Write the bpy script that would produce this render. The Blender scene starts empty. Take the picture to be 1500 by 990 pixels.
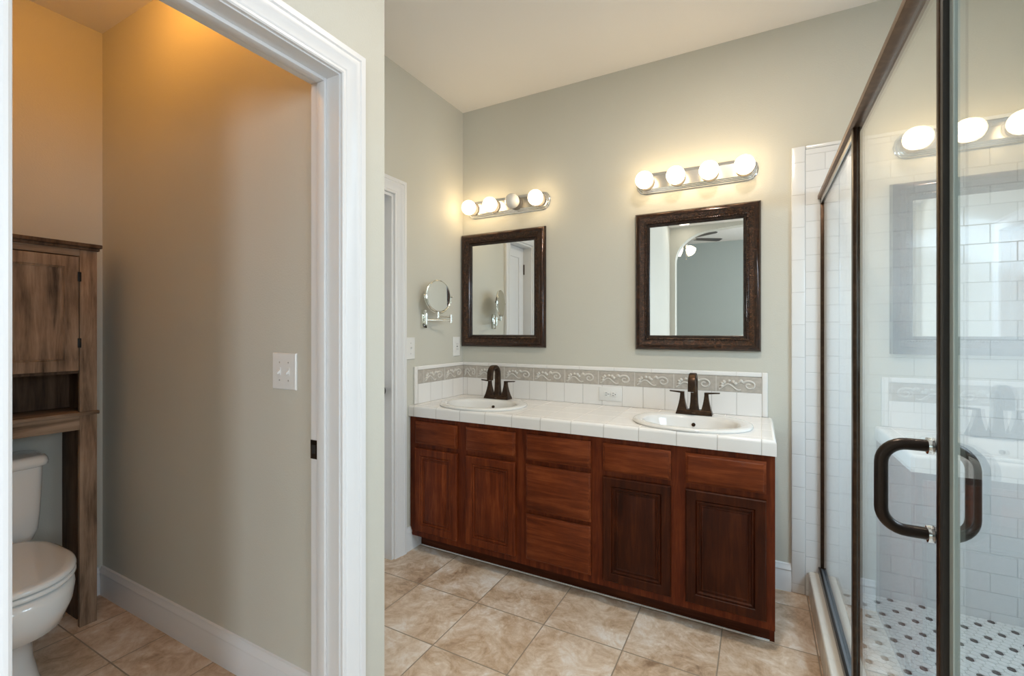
import bpy, bmesh, math, random
from mathutils import Vector, Matrix
random.seed(4)
C = bpy.context.scene.collection
PI = math.pi

# ------------------------------------------------------------------ camera, world, daylight, exposure
H = 1.252
cam_d = bpy.data.cameras.new('camera'); cam = bpy.data.objects.new('camera', cam_d); C.objects.link(cam)
cam.location = (0, 0, H); cam.rotation_euler = (PI/2, 0, math.radians(28.2))
cam_d.sensor_width = 36; cam_d.lens = 673.6/1500*36; cam_d.shift_y = -9/1500; cam_d.clip_start = .02
bpy.context.scene.camera = cam
vs = bpy.context.scene.view_settings
vs.view_transform = 'Standard'; vs.look = 'None'; vs.gamma = 1; vs.use_curve_mapping = False
vs.exposure = 0.0
w = bpy.data.worlds.new('world'); bpy.context.scene.world = w; w.use_nodes = True
w.node_tree.nodes['Background'].inputs[0].default_value = (.55, .72, 1, 1)
w.node_tree.nodes['Background'].inputs[1].default_value = 1.0
DAY = (.80, .895, 1.0)
def area(name, loc, rot, sx, sy, power, col):
    l = bpy.data.lights.new(name, 'AREA'); l.shape = 'RECTANGLE'; l.size = sx; l.size_y = sy
    l.energy = power; l.color = col
    o = bpy.data.objects.new(name, l); C.objects.link(o); o.location = loc; o.rotation_euler = rot
    return o
area('daylight_bath_window', (2.56, -.80, 1.60), (0, PI/2-.25, 0), 1.2, 1.3, 42, DAY)
area('daylight_shower_window', (1.30, 1.35, 1.75), (0, PI/2-1.2, 0), .75, 1.0, 33, (.60, .80, 1.0))
area('added_bedroom_fill', (2.80, -3.8, 1.6), (0, PI/2, math.radians(-41)), 1.6, 1.5, 210, DAY)  # added fill turned towards the arch; the bedroom has no window built
area('added_bedroom_far_fill', (1.75, -5.60, 1.45), (PI/2, 0, PI), 1.6, 1.5, 45, DAY)  # added frontal fill through the arch, no window stands behind it
BULB = 10.5        # radiance of a lit vanity bulb
WARM = (1.0, .74, .42)

# ------------------------------------------------------------------ mesh helpers (world coordinates in, local out)
class MB:
    def __init__(s): s.v = []; s.f = []; s.m = []
    def add(s, vs_, fs, mi=0):
        n = len(s.v); s.v += [tuple(p) for p in vs_]
        for f in fs: s.f.append([i+n for i in f]); s.m.append(mi)
        return s
    def box(s, x0, x1, y0, y1, z0, z1, bev=0, seg=2, mi=0):
        b = bmesh.new(); bmesh.ops.create_cube(b, size=1)
        for v in b.verts:
            v.co = ((x0+x1)/2+v.co.x*(x1-x0), (y0+y1)/2+v.co.y*(y1-y0), (z0+z1)/2+v.co.z*(z1-z0))
        if bev: bmesh.ops.bevel(b, geom=b.edges[:], offset=bev, segments=seg, affect='EDGES', profile=.5)
        return s.bm(b, mi)
    def bm(s, b, mi=0):
        b.verts.index_update()
        s.add([v.co[:] for v in b.verts], [[v.index for v in f.verts] for f in b.faces], mi); b.free(); return s
    def loft(s, loops, cap0=True, cap1=True, closed=True, mis=None):
        n = len(loops[0]); base = len(s.v)
        for L in loops: s.v += [tuple(p) for p in L]
        for k in range(len(loops)-1):
            mi = mis[k] if mis else 0
            for i in range(n if closed else n-1):
                j = (i+1) % n
                s.f.append([base+k*n+i, base+k*n+j, base+(k+1)*n+j, base+(k+1)*n+i]); s.m.append(mi)
        if cap0: s.f.append([base+i for i in range(n)][::-1]); s.m.append(mis[0] if mis else 0)
        if cap1: s.f.append([base+(len(loops)-1)*n+i for i in range(n)]); s.m.append(mis[-1] if mis else 0)
        return s
    def tube(s, pts, r, n=12, flat=1.0, cap=True):
        pts = [Vector(p) for p in pts]; R = r if isinstance(r, (list, tuple)) else [r]*len(pts)
        t0 = (pts[1]-pts[0]).normalized()
        up = Vector((0, 0, 1)) if abs(t0.z) < .9 else Vector((1, 0, 0))
        a = t0.cross(up).normalized(); loops = []
        for i, p in enumerate(pts):
            t = (pts[min(i+1, len(pts)-1)]-pts[max(i-1, 0)]).normalized()
            a = (a-t*a.dot(t)).normalized(); b = t.cross(a)
            loops.append([p+(a*math.cos(2*PI*k/n)+b*math.sin(2*PI*k/n)*flat)*R[i] for k in range(n)])
        return s.loft(loops, cap, cap)
    def lathe(s, prof, c, axis='z', n=32, cap0=True, cap1=True):
        loops = []
        for r, h in prof:
            L = []
            for k in range(n):
                a = 2*PI*k/n; u, v_ = r*math.cos(a), r*math.sin(a)
                L.append({'z': (c[0]+u, c[1]+v_, c[2]+h), 'y': (c[0]+u, c[1]+h, c[2]+v_), 'x': (c[0]+h, c[1]+u, c[2]+v_)}[axis])
            loops.append(L)
        return s.loft(loops, cap0, cap1)
    def sphere(s, c, r, n=24):
        return s.lathe([(max(1e-4, r*math.sin(PI*k/14)), -r*math.cos(PI*k/14)) for k in range(15)], c, 'z', n)
    def poly(s, pts, d):
        """extrude a planar outline by vector d"""
        d = Vector(d); return s.loft([pts, [Vector(p)+d for p in pts]])
    def build(s, name, mat, parent=None, ang=35, tri=False):
        me = bpy.data.meshes.new(name)
        off = Vector((0, 0, 0)); p = parent
        while p is not None: off += p.location; p = p.parent
        me.from_pydata([Vector(v)-off for v in s.v], [], s.f)
        for m in (mat if isinstance(mat, (list, tuple)) else [mat]): me.materials.append(m)
        me.polygons.foreach_set('material_index', s.m)
        b = bmesh.new(); b.from_mesh(me)
        if tri: bmesh.ops.triangulate(b, faces=[f for f in b.faces if len(f.verts) > 4])
        bmesh.ops.recalc_face_normals(b, faces=b.faces[:]); b.to_mesh(me); b.free()
        me.polygons.foreach_set('use_smooth', [True]*len(me.polygons))
        me.set_sharp_from_angle(angle=math.radians(ang)); me.update()
        o = bpy.data.objects.new(name, me); C.objects.link(o)
        if parent: o.parent = parent
        return o
def tag(o, label=None, cat=None, group=None, kind=None):
    if label: o['label'] = label
    if cat: o['category'] = cat
    if group: o['group'] = group
    if kind: o['kind'] = kind
    return o
def thing(name, loc, label, cat, group=None):
    o = bpy.data.objects.new(name, None); o.empty_display_size = .1; C.objects.link(o); o.location = loc
    return tag(o, label, cat, group)
def struct(name, mb, mat, label, cat, parent=None, **k):
    o = mb.build(name, mat, parent, **k)
    return tag(o, label, cat, kind='structure') if parent is None else o
def dup(root, loc, label):
    """a copy of a thing with copies of its parts and sub-parts"""
    r = root.copy(); C.objects.link(r); r.location = loc; r['label'] = label
    for ch in list(root.children):
        c = ch.copy(); C.objects.link(c); c.parent = r
        for g in list(ch.children):
            d = g.copy(); C.objects.link(d); d.parent = c
    return r
def sup(cx, cy, rx, ry, z, n=48, e=2.0, rear=None):
    """super-ellipse loop at height z; rear squares off the -x half"""
    L = []
    for k in range(n):
        a = 2*PI*k/n; c_, s_ = math.cos(a), math.sin(a)
        ee = rear if (rear and c_ < 0) else e
        L.append((cx+rx*math.copysign(abs(c_)**(2/ee), c_), cy+ry*math.copysign(abs(s_)**(2/ee), s_), z))
    return L
def rings(mb, P, a0, a1, b0, b1, prof, cap0=True, cap1=True, mis=None):
    """nested rectangles; P maps (across, up, outward) to a point"""
    return mb.loft([[P(a0+i, b0+i, d), P(a1-i, b0+i, d), P(a1-i, b1-i, d), P(a0+i, b1-i, d)] for i, d in prof], cap0, cap1, True, mis)

# ------------------------------------------------------------------ material helpers
class NT:
    def __init__(s, name):
        s.mat = bpy.data.materials.new(name); s.mat.use_nodes = True
        s.t = s.mat.node_tree; s.b = s.t.nodes['Principled BSDF']; s.out = s.t.nodes['Material Output']
    def n(s, ty, props=None, **inp):
        nd = s.t.nodes.new(ty)
        for k, v in (props or {}).items(): setattr(nd, k, v)
        for k, v in inp.items(): s.set(nd.inputs[k.replace('_', ' ')], v)
        return nd
    def set(s, sock, v):
        if isinstance(v, bpy.types.NodeSocket): s.t.links.new(v, sock)
        else: sock.default_value = (*v, 1) if (isinstance(v, tuple) and len(v) == 3 and sock.type == 'RGBA') else v
    def math(s, op, a, b=0.0, c=None):
        nd = s.t.nodes.new('ShaderNodeMath'); nd.operation = op; s.set(nd.inputs[0], a); s.set(nd.inputs[1], b)
        if c is not None: s.set(nd.inputs[2], c)
        return nd.outputs[0]
    def mix(s, f, a, b, mode='MIX'):
        nd = s.t.nodes.new('ShaderNodeMix'); nd.data_type = 'RGBA'; nd.blend_type = mode
        s.set(nd.inputs[0], f); s.set(nd.inputs[6], a); s.set(nd.inputs[7], b); return nd.outputs[2]
    def ramp(s, f, stops):
        nd = s.t.nodes.new('ShaderNodeValToRGB'); s.set(nd.inputs[0], f); e = nd.color_ramp.elements
        while len(e) < len(stops): e.new(.5)
        for i, (p, c) in enumerate(stops): e[i].position = p; e[i].color = (*c, 1)
        return nd.outputs[0]
    def pos(s, world=False, scale=(1, 1, 1), rot=(0, 0, 0)):
        v = s.n('ShaderNodeNewGeometry').outputs['Position'] if world else s.n('ShaderNodeTexCoord').outputs['Object']
        return s.n('ShaderNodeMapping', Vector=v, Scale=scale, Rotation=rot).outputs[0]
    def noise(s, vec, scale, detail=4, rough=.55, dist=0):
        return s.n('ShaderNodeTexNoise', Vector=vec, Scale=scale, Detail=detail, Roughness=rough, Distortion=dist).outputs[0]
    def bump(s, h, strength, dist=.001):
        return s.n('ShaderNodeBump', Height=h, Strength=strength, Distance=dist).outputs[0]
    def fin(s, col=None, rough=None, metal=None, normal=None, coat=None, spec=None, emit=None, es=None):
        for k, v in (('Base Color', col), ('Roughness', rough), ('Metallic', metal), ('Normal', normal), ('Coat Weight', coat), ('Specular IOR Level', spec), ('Emission Color', emit), ('Emission Strength', es)):
            if v is not None: s.set(s.b.inputs[k], v)
        return s.mat
def flat(name, col, rough=.5, metal=0., coat=0., **k): return NT(name).fin(col, rough, metal, coat=coat, **k)
def paint(name, col, rough=.55, tex=.35, scale=160):
    t = NT(name); p = t.pos(True)
    big = t.noise(p, 1.3, 2)
    c = t.mix(.06, col, t.ramp(big, [(0.3, tuple(x*.7 for x in col)), (.7, tuple(min(1, x*1.2) for x in col))]))
    return t.fin(c, rough, normal=t.bump(t.noise(p, scale, 3), tex, .002), spec=.3)
def grid(t, u, v, u0, v0, pu, pv, g):
    """0 in a tile, 1 in the joint; also the tile's cell numbers"""
    a = t.math('DIVIDE', t.math('SUBTRACT', u, u0), pu); b = t.math('DIVIDE', t.math('SUBTRACT', v, v0), pv)
    da = t.math('MULTIPLY', t.math('SUBTRACT', .5, t.math('ABSOLUTE', t.math('SUBTRACT', t.math('FRACT', a), .5))), pu)
    db = t.math('MULTIPLY', t.math('SUBTRACT', .5, t.math('ABSOLUTE', t.math('SUBTRACT', t.math('FRACT', b), .5))), pv)
    d = t.math('MINIMUM', da, db)
    m = t.n('ShaderNodeMapRange', {'clamp': True}, Value=d, From_Min=g*.5, From_Max=g, To_Min=1.0, To_Max=0.0).outputs[0]
    return m, t.math('FLOOR', a), t.math('FLOOR', b)
def white_tile(name, axis, u0, v0, pu, pv, col, groutcol, stagger=False, rough=.12):
    t = NT(name); g = t.n('ShaderNodeNewGeometry').outputs['Position']; s = t.n('ShaderNodeSeparateXYZ', Vector=g)
    u, v = s.outputs[axis[0]], s.outputs[axis[1]]
    if stagger:
        row = t.math('FLOOR', t.math('DIVIDE', t.math('SUBTRACT', v, v0), pv))
        u = t.math('ADD', u, t.math('MULTIPLY', t.math('MODULO', t.math('ADD', row, 100), 2), pu/2))
    m, a, b = grid(t, u, v, u0, v0, pu, pv, .0022)
    wn = t.n('ShaderNodeTexWhiteNoise', Vector=t.n('ShaderNodeCombineXYZ', X=a, Y=b).outputs[0]).outputs[0]
    c = t.mix(wn, col, tuple(x*.965 for x in col))
    wav = t.noise(g, 9, 2)
    h = t.math('ADD', t.math('MULTIPLY', m, -1), t.math('MULTIPLY', wav, .35))
    return t.fin(t.mix(m, c, groutcol), t.math('ADD', t.math('MULTIPLY', m, .6), rough), normal=t.bump(h, .5, .002))

M = {}
M['wall'] = paint('sage_beige_wall_paint', (.625, .61, .535))
M['bedroom'] = paint('bedroom_wall_paint', (.50, .55, .53))
M['ceiling'] = paint('white_ceiling_paint', (.88, .845, .80), .8, .25, 120)
M['trim'] = flat('white_semi_gloss_trim', (.80, .80, .80), .32)
M['whiteplastic'] = flat('white_plastic', (.82, .82, .80), .3)
M['slot'] = flat('dark_slot', (.02, .02, .02), .6)
M['chrome'] = flat('polished_chrome', (.82, .83, .84), .09, 1.)
M['plate'] = flat('dulled_chrome_back_plate', (.46, .45, .43), .30, 1.)  # chrome darkened and roughened to mute the bulbs' reflections
M['socket'] = flat('grey_lamp_socket', (.15, .14, .13), .3)
M['brasschrome'] = flat('chrome_mirror_bracket', (.78, .77, .70), .14, 1.)
M['mirror'] = flat('silvered_mirror', (.90, .93, .93), .0, 1.)
M['porcelain'] = flat('white_porcelain', (.80, .79, .76), .08, coat=.5)
M['steel'] = flat('brushed_steel', (.55, .55, .55), .3, 1.)
M['rail'] = flat('blue_grey_aluminium_rail', (.30, .33, .37), .35, .6)
M['rubber'] = flat('black_rubber', (.02, .02, .02), .6)
M['handle'] = flat('dark_bronze_handle', (.030, .022, .018), .30, .75)
M['seal'] = flat('clear_door_seal', (.42, .47, .45), .25)
M['blackmetal'] = flat('black_iron', (.02, .018, .016), .45, .6)
M['strike'] = flat('oil_rubbed_strike', (.035, .022, .015), .35, .8)
def bronze(name, col, hi, rough):
    t = NT(name); p = t.pos(); f = t.noise(p, 45, 4)
    return t.fin(t.mix(t.ramp(f, [(.45, (0, 0, 0)), (.75, (1, 1, 1))]), col, hi), rough, .85)
M['faucet'] = bronze('oil_rubbed_bronze', (.050, .030, .020), (.10, .058, .032), .34)
M['postbronze'] = bronze('dark_post_bronze', (.045, .026, .016), (.085, .050, .030), .32)
M['showerbronze'] = bronze('shower_frame_bronze', (.17, .105, .065), (.23, .14, .085), .38)
# cherry wood
def wood(name, dark, mid, light, axis='z', coat=.07, rough=.40, sc=1.0):
    t = NT(name); st = {'z': (18*sc, 18*sc, 1.6*sc), 'x': (1.6*sc, 18*sc, 18*sc), 'y': (18*sc, 1.6*sc, 18*sc)}[axis]
    v = t.pos(True, st)
    n1 = t.noise(v, 2.2, 8, .62, .6); n2 = t.noise(t.pos(True, tuple(x*3.2 for x in st)), 3, 4, .6)
    n3 = t.noise(t.pos(True), 5.5, 3)
    f = t.math('ADD', t.math('MULTIPLY', n1, .62), t.math('ADD', t.math('MULTIPLY', n2, .16), t.math('MULTIPLY', n3, .26)))
    c = t.ramp(f, [(.36, dark), (.52, mid), (.68, light)])
    return t.fin(c, rough, normal=t.bump(n1, .10, .001), coat=coat, spec=.12)
M['cherry_v'] = wood('cherry_vertical_grain', (.062, .011, .0035), (.135, .026, .007), (.235, .055, .015))
M['cherry_h'] = wood('cherry_horizontal_grain', (.075, .014, .004), (.150, .031, .008), (.25, .06, .017), 'x')
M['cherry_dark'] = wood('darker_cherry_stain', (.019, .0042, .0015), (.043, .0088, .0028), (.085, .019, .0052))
M['cherry_frame'] = wood('cherry_face_frame', (.055, .010, .0035), (.115, .021, .006), (.20, .045, .012))
M['toekick'] = wood('dark_cherry_toe_board', (.035, .008, .003), (.06, .014, .005), (.10, .026, .009), 'x', .1, .5)
M['rustic_v'] = wood('rustic_wood_vertical', (.060, .040, .027), (.255, .170, .112), (.42, .30, .21), 'z', 0, .6, .8)
M['rustic_y'] = wood('rustic_wood_horizontal', (.060, .040, .027), (.255, .170, .112), (.42, .30, .21), 'y', 0, .6, .8)
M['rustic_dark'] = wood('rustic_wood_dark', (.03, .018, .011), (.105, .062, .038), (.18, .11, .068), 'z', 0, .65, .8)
# floor tile
def floor_mat():
    t = NT('stone_look_floor_tile'); g = t.n('ShaderNodeNewGeometry').outputs['Position']; s = t.n('ShaderNodeSeparateXYZ', Vector=g)
    m, a, b = grid(t, s.outputs[0], s.outputs[1], -.81, 1.797, .3375, .327, .0032)
    cell = t.n('ShaderNodeTexWhiteNoise', Vector=t.n('ShaderNodeCombineXYZ', X=a, Y=b).outputs[0])
    off = t.n('ShaderNodeVectorMath', {'operation': 'SCALE'}, Scale=9.0); t.set(off.inputs[0], cell.outputs['Color'])
    vv = t.n('ShaderNodeVectorMath', {'operation': 'ADD'}); t.set(vv.inputs[0], g); t.set(vv.inputs[1], off.outputs[0]); p = vv.outputs[0]
    cloud = t.noise(p, 4.5, 6, .6, .7); fine = t.noise(p, 26, 6, .7, .5); vein = t.noise(p, 9, 8, .72, 2.2)
    f = t.math('ADD', t.math('MULTIPLY', cloud, .50), t.math('ADD', t.math('MULTIPLY', vein, .34), t.math('MULTIPLY', fine, .16)))
    c = t.ramp(f, [(.36, (.30, .185, .11)), (.455, (.57, .40, .265)), (.53, (.72, .57, .435)), (.61, (.86, .78, .70))])
    tone = t.mix(.30, c, t.mix(cell.outputs[0], (.60, .44, .30), (.54, .46, .38)))
    c2 = t.mix(.85, tone, c)
    return t.fin(t.mix(m, c2, (.33, .26, .19)), t.ramp(fine, [(.3, (.36,)*3), (.7, (.52,)*3)]),
                 normal=t.bump(t.math('ADD', t.math('MULTIPLY', m, -1.2), t.math('MULTIPLY', vein, .5)), .35, .002))
M['floor'] = floor_mat()
CT = (.87, .85, .82)
M['counter'] = white_tile('white_counter_tile', (0, 1), .01, 2.045-.1585*4+.055, .1585, .1585, CT, (.80, .77, .73))
M['counteredge'] = white_tile('white_counter_edge_tile', (0, 2), .01, -1., .1585, 5., CT, (.58, .55, .51))
M['splash'] = white_tile('white_splash_tile', (0, 2), -.098, -1., .1165, 5., CT, (.60, .58, .55))
M['splash_side'] = white_tile('white_side_splash_tile', (1, 2), 2.585, -1., .1165, 5., CT, (.60, .58, .55))
M['splashcap'] = white_tile('white_cap_tile', (0, 2), -.10, -1., .209, 5., CT, (.70, .68, .66))
M['subway'] = white_tile('white_subway_tile', (0, 2), .756, 1.377, .1605, .0795, (.80, .81, .81), (.64, .65, .65), True)
M['subway_side'] = white_tile('white_subway_tile_side', (1, 2), .5, 1.377, .1605, .0795, (.80, .81, .81), (.64, .65, .65), True)
M['bullnose'] = white_tile('white_bullnose_tile', (0, 2), 0, 2.060-.155*13, 5., .155, (.81, .82, .82), (.66, .66, .66))
M['curb'] = white_tile('cream_curb_tile', (0, 1), 0, .1, 5., .152, (.76, .72, .64), (.60, .56, .50), rough=.2)
M['hexwhite'] = flat('white_hex_mosaic', (.86, .87, .85), .25)
M['hexdark'] = flat('grey_hex_mosaic', (.085, .08, .075), .25)
M['hexgrout'] = flat('pale_mosaic_grout', (.76, .76, .74), .8)
def border_mat():
    t = NT('taupe_border_tile'); p = t.pos(True); n = t.noise(p, 60, 4)
    return t.fin(t.ramp(n, [(.3, (.43, .39, .34)), (.7, (.55, .50, .44))]), .4, normal=t.bump(n, .3, .001))
M['border'] = border_mat()
M['relief'] = flat('pale_relief_glaze', (.66, .63, .58), .35)
# mirror frames
def frame_mat(name, dark, hi, rough, sc, st):
    t = NT(name); p = t.pos(True)
    v = t.n('ShaderNodeTexVoronoi', {'feature': 'F1'}, Vector=p, Scale=sc).outputs[0]; n = t.noise(p, 70, 4, .7)
    f = t.ramp(t.math('ADD', t.math('MULTIPLY', n, .7), t.math('MULTIPLY', v, .35)), [(.46, (0, 0, 0)), (.72, (1, 1, 1))])
    return t.fin(t.mix(f, dark, hi), rough, .55, normal=t.bump(v, st, .003), coat=.3)
M['frame_edge'] = frame_mat('frame_smooth_espresso', (.026, .012, .007), (.085, .036, .018), .17, 60, .0)
M['frame_carved'] = frame_mat('frame_hammered_bronze', (.016, .008, .005), (.13, .056, .026), .30, 190, 1.0)
M['frame_lip'] = frame_mat('frame_inner_lip', (.014, .008, .006), (.05, .025, .014), .30, 120, .3)
# glass: a pane that mirrors by Fresnel and lets the rest straight through
def pane(name, tint):
    t = NT(name); t.t.nodes.remove(t.b)
    g = t.n('ShaderNodeNewGeometry')
    d = t.n('ShaderNodeVectorMath', {'operation': 'DOT_PRODUCT'}); t.set(d.inputs[0], g.outputs['Normal']); t.set(d.inputs[1], g.outputs['Incoming'])
    c = t.math('SUBTRACT', 1.0, t.math('ABSOLUTE', d.outputs['Value']))
    f = t.math('ADD', .04, t.math('MULTIPLY', .96, t.math('POWER', c, 5.0)))
    a = t.n('ShaderNodeBsdfTransparent', Color=tint); b = t.n('ShaderNodeBsdfGlossy', Color=(1., 1., 1.), Roughness=0.0)
    mx = t.n('ShaderNodeMixShader', Fac=f); t.t.links.new(a.outputs[0], mx.inputs[1]); t.t.links.new(b.outputs[0], mx.inputs[2])
    t.t.links.new(mx.outputs[0], t.out.inputs[0]); return t.mat
M['glass'] = pane('clear_shower_glass', (.965, .985, .98))
M['windowglass'] = pane('window_glass', (.98, .99, .99))
M['bulb'] = flat('lit_globe_bulb', (.9, .9, .85), .3, emit=WARM, es=BULB)
M['bulb_off'] = flat('unlit_globe_bulb', (.80, .78, .74), .18, coat=.5)
M['toilet_lamp'] = flat('toilet_room_lamp_glass', (.9, .85, .75), .4, emit=(1., .43, .07), es=29.)
M['fan_shade'] = flat('glowing_fan_shade', (.9, .85, .75), .4, emit=(1., .80, .52), es=5.)
M['downlight'] = flat('glowing_downlight', (.9, .9, .85), .4, emit=(1., .88, .7), es=6.)
M['fan_wood'] = flat('dark_fan_blade', (.05, .045, .04), .45)
M['fan_metal'] = flat('fan_nickel', (.45, .42, .38), .3, 1.)

# ------------------------------------------------------------------ the setting
XV, D = -1.773, 2.60        # left vanity wall, back wall
XP, XPI = -1.12, -1.24      # wall with the toilet-room doorway: near and far face
XR = 1.32; YR = -1.70       # shower right wall, rear wall
XW = 2.60                   # right wall behind the camera
ZC = 2.74
XT, YT = -2.78, 1.018       # toilet room: far wall and right wall
struct('floor', MB().box(-3., 1.45, -1.9, 2.75, -.1, 0).box(1.45, 2.75, -1.9, .32, -.1, 0).box(-4.2, 3.0, -5.8, -1.9, -.1, 0), M['floor'], 'beige stone-look tiled floor of the bathroom', 'floor')
struct('ceiling', MB().box(-1.9, 1.45, -1.85, 2.75, ZC, ZC+.1).box(1.45, 2.75, -1.85, .32, ZC, ZC+.1), M['ceiling'], 'white painted ceiling above the vanity', 'ceiling')
struct('ceiling_toilet', MB().box(-2.9, XPI, 0, YT, 2.685, 2.785), M['ceiling'], 'shaded ceiling of the toilet room', 'ceiling')
struct('wall_back', MB().box(-1.9, 1.45, D, D+.12, 0, ZC), M['wall'], 'beige back wall behind the vanity', 'wall')
lw = MB()
DY0, DY1, DZ = 1.50, 1.925, 2.01
lw.box(XV-.12, XV, DY1, D, 0, ZC).box(XV-.12, XV, YT+.154, DY0, 0, ZC).box(XV-.12, XV, DY0, DY1, DZ, ZC)
struct('wall_left', lw, M['wall'], 'beige left wall beside the vanity with the small mirror', 'wall')
struct('wall_partition', MB().box(-2.9, XPI, YT, YT+.154, 0, ZC), M['wall'], 'toilet room right wall with the double switch', 'wall')
OY0, OY1, OZ = .268, 1.0, 2.052
dw = MB().box(XPI, XP, OY1, YT+.154, 0, ZC).box(XPI, XP, YR, OY0, 0, ZC).box(XPI, XP, OY0, OY1, OZ, ZC)
struct('wall_doorway', dw, M['wall'], 'pale wall holding the doorway to the toilet room', 'wall')
struct('wall_toilet_back', MB().box(XT-.12, XT, -.02, YT, 0, ZC), M['wall'], 'toilet room wall behind the wooden cabinet', 'wall')
struct('wall_toilet_left', MB().box(XT, XPI, -.02, .10, 0, ZC), M['wall'], 'toilet room left wall', 'wall')
# right wall with two windows
W1, W2 = (-1.45, -.15, .95, 2.15), (.85, 1.85, 1.38, 2.12)
for i, (xw, y0, y1, (a, b, c, d)) in enumerate(((XW, YR, .32, W1), (XR, .32, D, W2))):
    rw = MB().box(xw, xw+.12, y0, a, 0, ZC).box(xw, xw+.12, b, y1, 0, ZC).box(xw, xw+.12, a, b, 0, c).box(xw, xw+.12, a, b, d, ZC)
    struct(('wall_right', 'wall_shower_window')[i], rw, M['wall'], ('right wall with the bathroom window', 'outer wall of the shower with its small window')[i], 'wall')
    P = lambda u, v_, o: (xw+.08-o, u, v_)
    wf = rings(MB(), P, a, b, c, d, [(0, 0), (0, .05), (.045, .05), (.045, 0)], False, False)
    wo = struct('window_%d' % (i+1), wf, M['trim'], ('bathroom window behind the camera', 'small window in the shower')[i], 'window')
    MB().box(xw+.05, xw+.056, a+.04, b-.04, c+.04, d-.04).build('pane', M['windowglass'], wo)
# rear wall with the arch to the bedroom
AX0, AX1, SP, AP, AR = -1.05, 1.00, 2.24, 2.66, .50
pts = [(-1.24, 0), (AX0, 0), (AX0, SP)]
for k in range(1, 13): a = PI/2*k/12; pts.append((AX0+AR*(1-math.cos(a)), SP+(AP-SP)*math.sin(a)))
for k in range(1, 10): u = k/10; pts.append((AX0+AR+(AX1-AX0-2*AR)*u, AP+.032*math.sin(PI*u)))
for k in range(12, 0, -1): a = PI/2*k/12; pts.append((AX1-AR*(1-math.cos(a)), SP+(AP-SP)*math.sin(a)))
pts += [(AX1, SP), (AX1, 0), (2.72, 0), (2.72, ZC), (-1.24, ZC)]
struct('wall_rear', MB().poly([(x, YR, z) for x, z in pts], (0, -.15, 0)), M['wall'], 'rear wall with the arched opening seen in the mirror', 'wall', tri=True)
bw = MB().box(-4.2, 3.0, -5.8, -5.68, 0, 3.3).box(-4.2, -4.08, -5.68, -1.85, 0, 3.3).box(2.9, 3.0, -5.68, -1.85, 0, 3.3)
bw.box(-4.08, -1.24, -1.85, -1.72, 0, 3.3).box(2.72, 2.9, -1.85, -1.72, 0, 3.3).box(-1.24, 2.72, -1.85, -1.72, ZC+.1, 3.3)
struct('wall_bedroom', bw, M['bedroom'], 'grey green bedroom walls seen in the mirror', 'wall')
struct('ceiling_bedroom', MB().box(-4.2, 3.0, -5.8, -1.72, 3.2, 3.3), M['ceiling'], 'bedroom ceiling seen in the mirror', 'ceiling')

# shower shell
XG = .265; ZS = .073
struct('floor_shower_bed', MB().box(.30, XR, .32, D, 0, ZS-.003), M['hexgrout'], 'grouted bed of the shower floor', 'floor')
hx = MB(); p_ = .027; rr = .0143
ny = int((D-.014-.34)/(p_*.866)); nx = int((XR-.02-.315)/p_)
for j in range(ny):
    for i in range(nx):
        x = .321+p_*i+(p_/2 if j % 2 else 0); y = D-.030-j*p_*.866
        dark = (j % 4 == 0 and i % 4 == 3) or (j % 4 == 2 and i % 4 == 1)
        rq = .0120 if dark else rr
        L = [(x+rq*math.cos(PI/6+PI/3*k), y+rq*math.sin(PI/6+PI/3*k), 0) for k in range(6)]
        hx.loft([[(a, b, ZS-.004) for a, b, _ in L], [(a, b, ZS) for a, b, _ in L]], False, True, True, [1 if dark else 0])
struct('floor_shower', hx, [M['hexwhite'], M['hexdark']], 'white hexagon mosaic shower floor with grey dots', 'floor')
tw = MB().box(.1968, XR, D-.014, D, 0, 2.118, .0)
struct('wall_shower_back', tw, M['subway'], 'white subway tiles on the shower back wall', 'wall')
struct('wall_shower_right', MB().box(XR-.014, XR, .32, D-.014, 0, W2[2]).box(XR-.014, XR, .32, W2[0], W2[2], 2.118).box(XR-.014, XR, W2[1], D-.014, W2[2], 2.118), M['subway_side'], 'white subway tiles on the shower window wall', 'wall')
struct('wall_shower_near', MB().box(XR, XW, .20, .32, 0, ZC), M['wall'], 'wall between the shower and the bathroom window', 'wall')
bn = MB().box(.139, .1965, D-.016, D, 0, 2.137, .005, 3).box(.198, XR, D-.016, D, 2.1195, 2.137, .004, 2)
struct('trim_1', bn, M['bullnose'], 'white bullnose tile edge of the shower wall', 'trim')
struct('trim_2', MB().box(.208, .325, .25, D-.016, 0, .12, .007, 3).box(.326, XR-.001, .25, .345, 0, .12, .007, 3), M['curb'], 'cream tiled shower curb under the glass', 'curb')

# skirting, jambs and casings
BASE = [(0, 0), (.016, 0), (.016, .086), (.013, .094), (.013, .100), (.016, .104), (.014, .112), (.008, .120), (.007, .128), (0, .132)]
def skirting(name, p, q, nrm, label):
    p, q, nrm = Vector((*p, 0)), Vector((*q, 0)), Vector((*nrm, 0))
    mb = MB().loft([[e+nrm*t+Vector((0, 0, z)) for t, z in BASE] for e in (p, q)])
    return struct(name, mb, M['trim'], label, 'baseboard')
skirting('baseboard_toilet', (XT, YT), (XPI-.001, YT), (0, -1), 'white moulded baseboard along the toilet room right wall')
skirting('baseboard_toilet_back', (XT, .1), (XT, YT-.016), (1, 0), 'white baseboard behind the toilet and wooden cabinet')
skirting('baseboard_left', (XV, 2.012), (XV, 2.15), (1, 0), 'short white baseboard between the closet casing and vanity')
skirting('baseboard_back', (.062, D), (.139, D), (0, -1), 'short white baseboard between the vanity and shower')
skirting('baseboard_doorway', (XP, -1.69), (XP, .195), (1, 0), 'white baseboard on the near side of the doorway')
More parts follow.
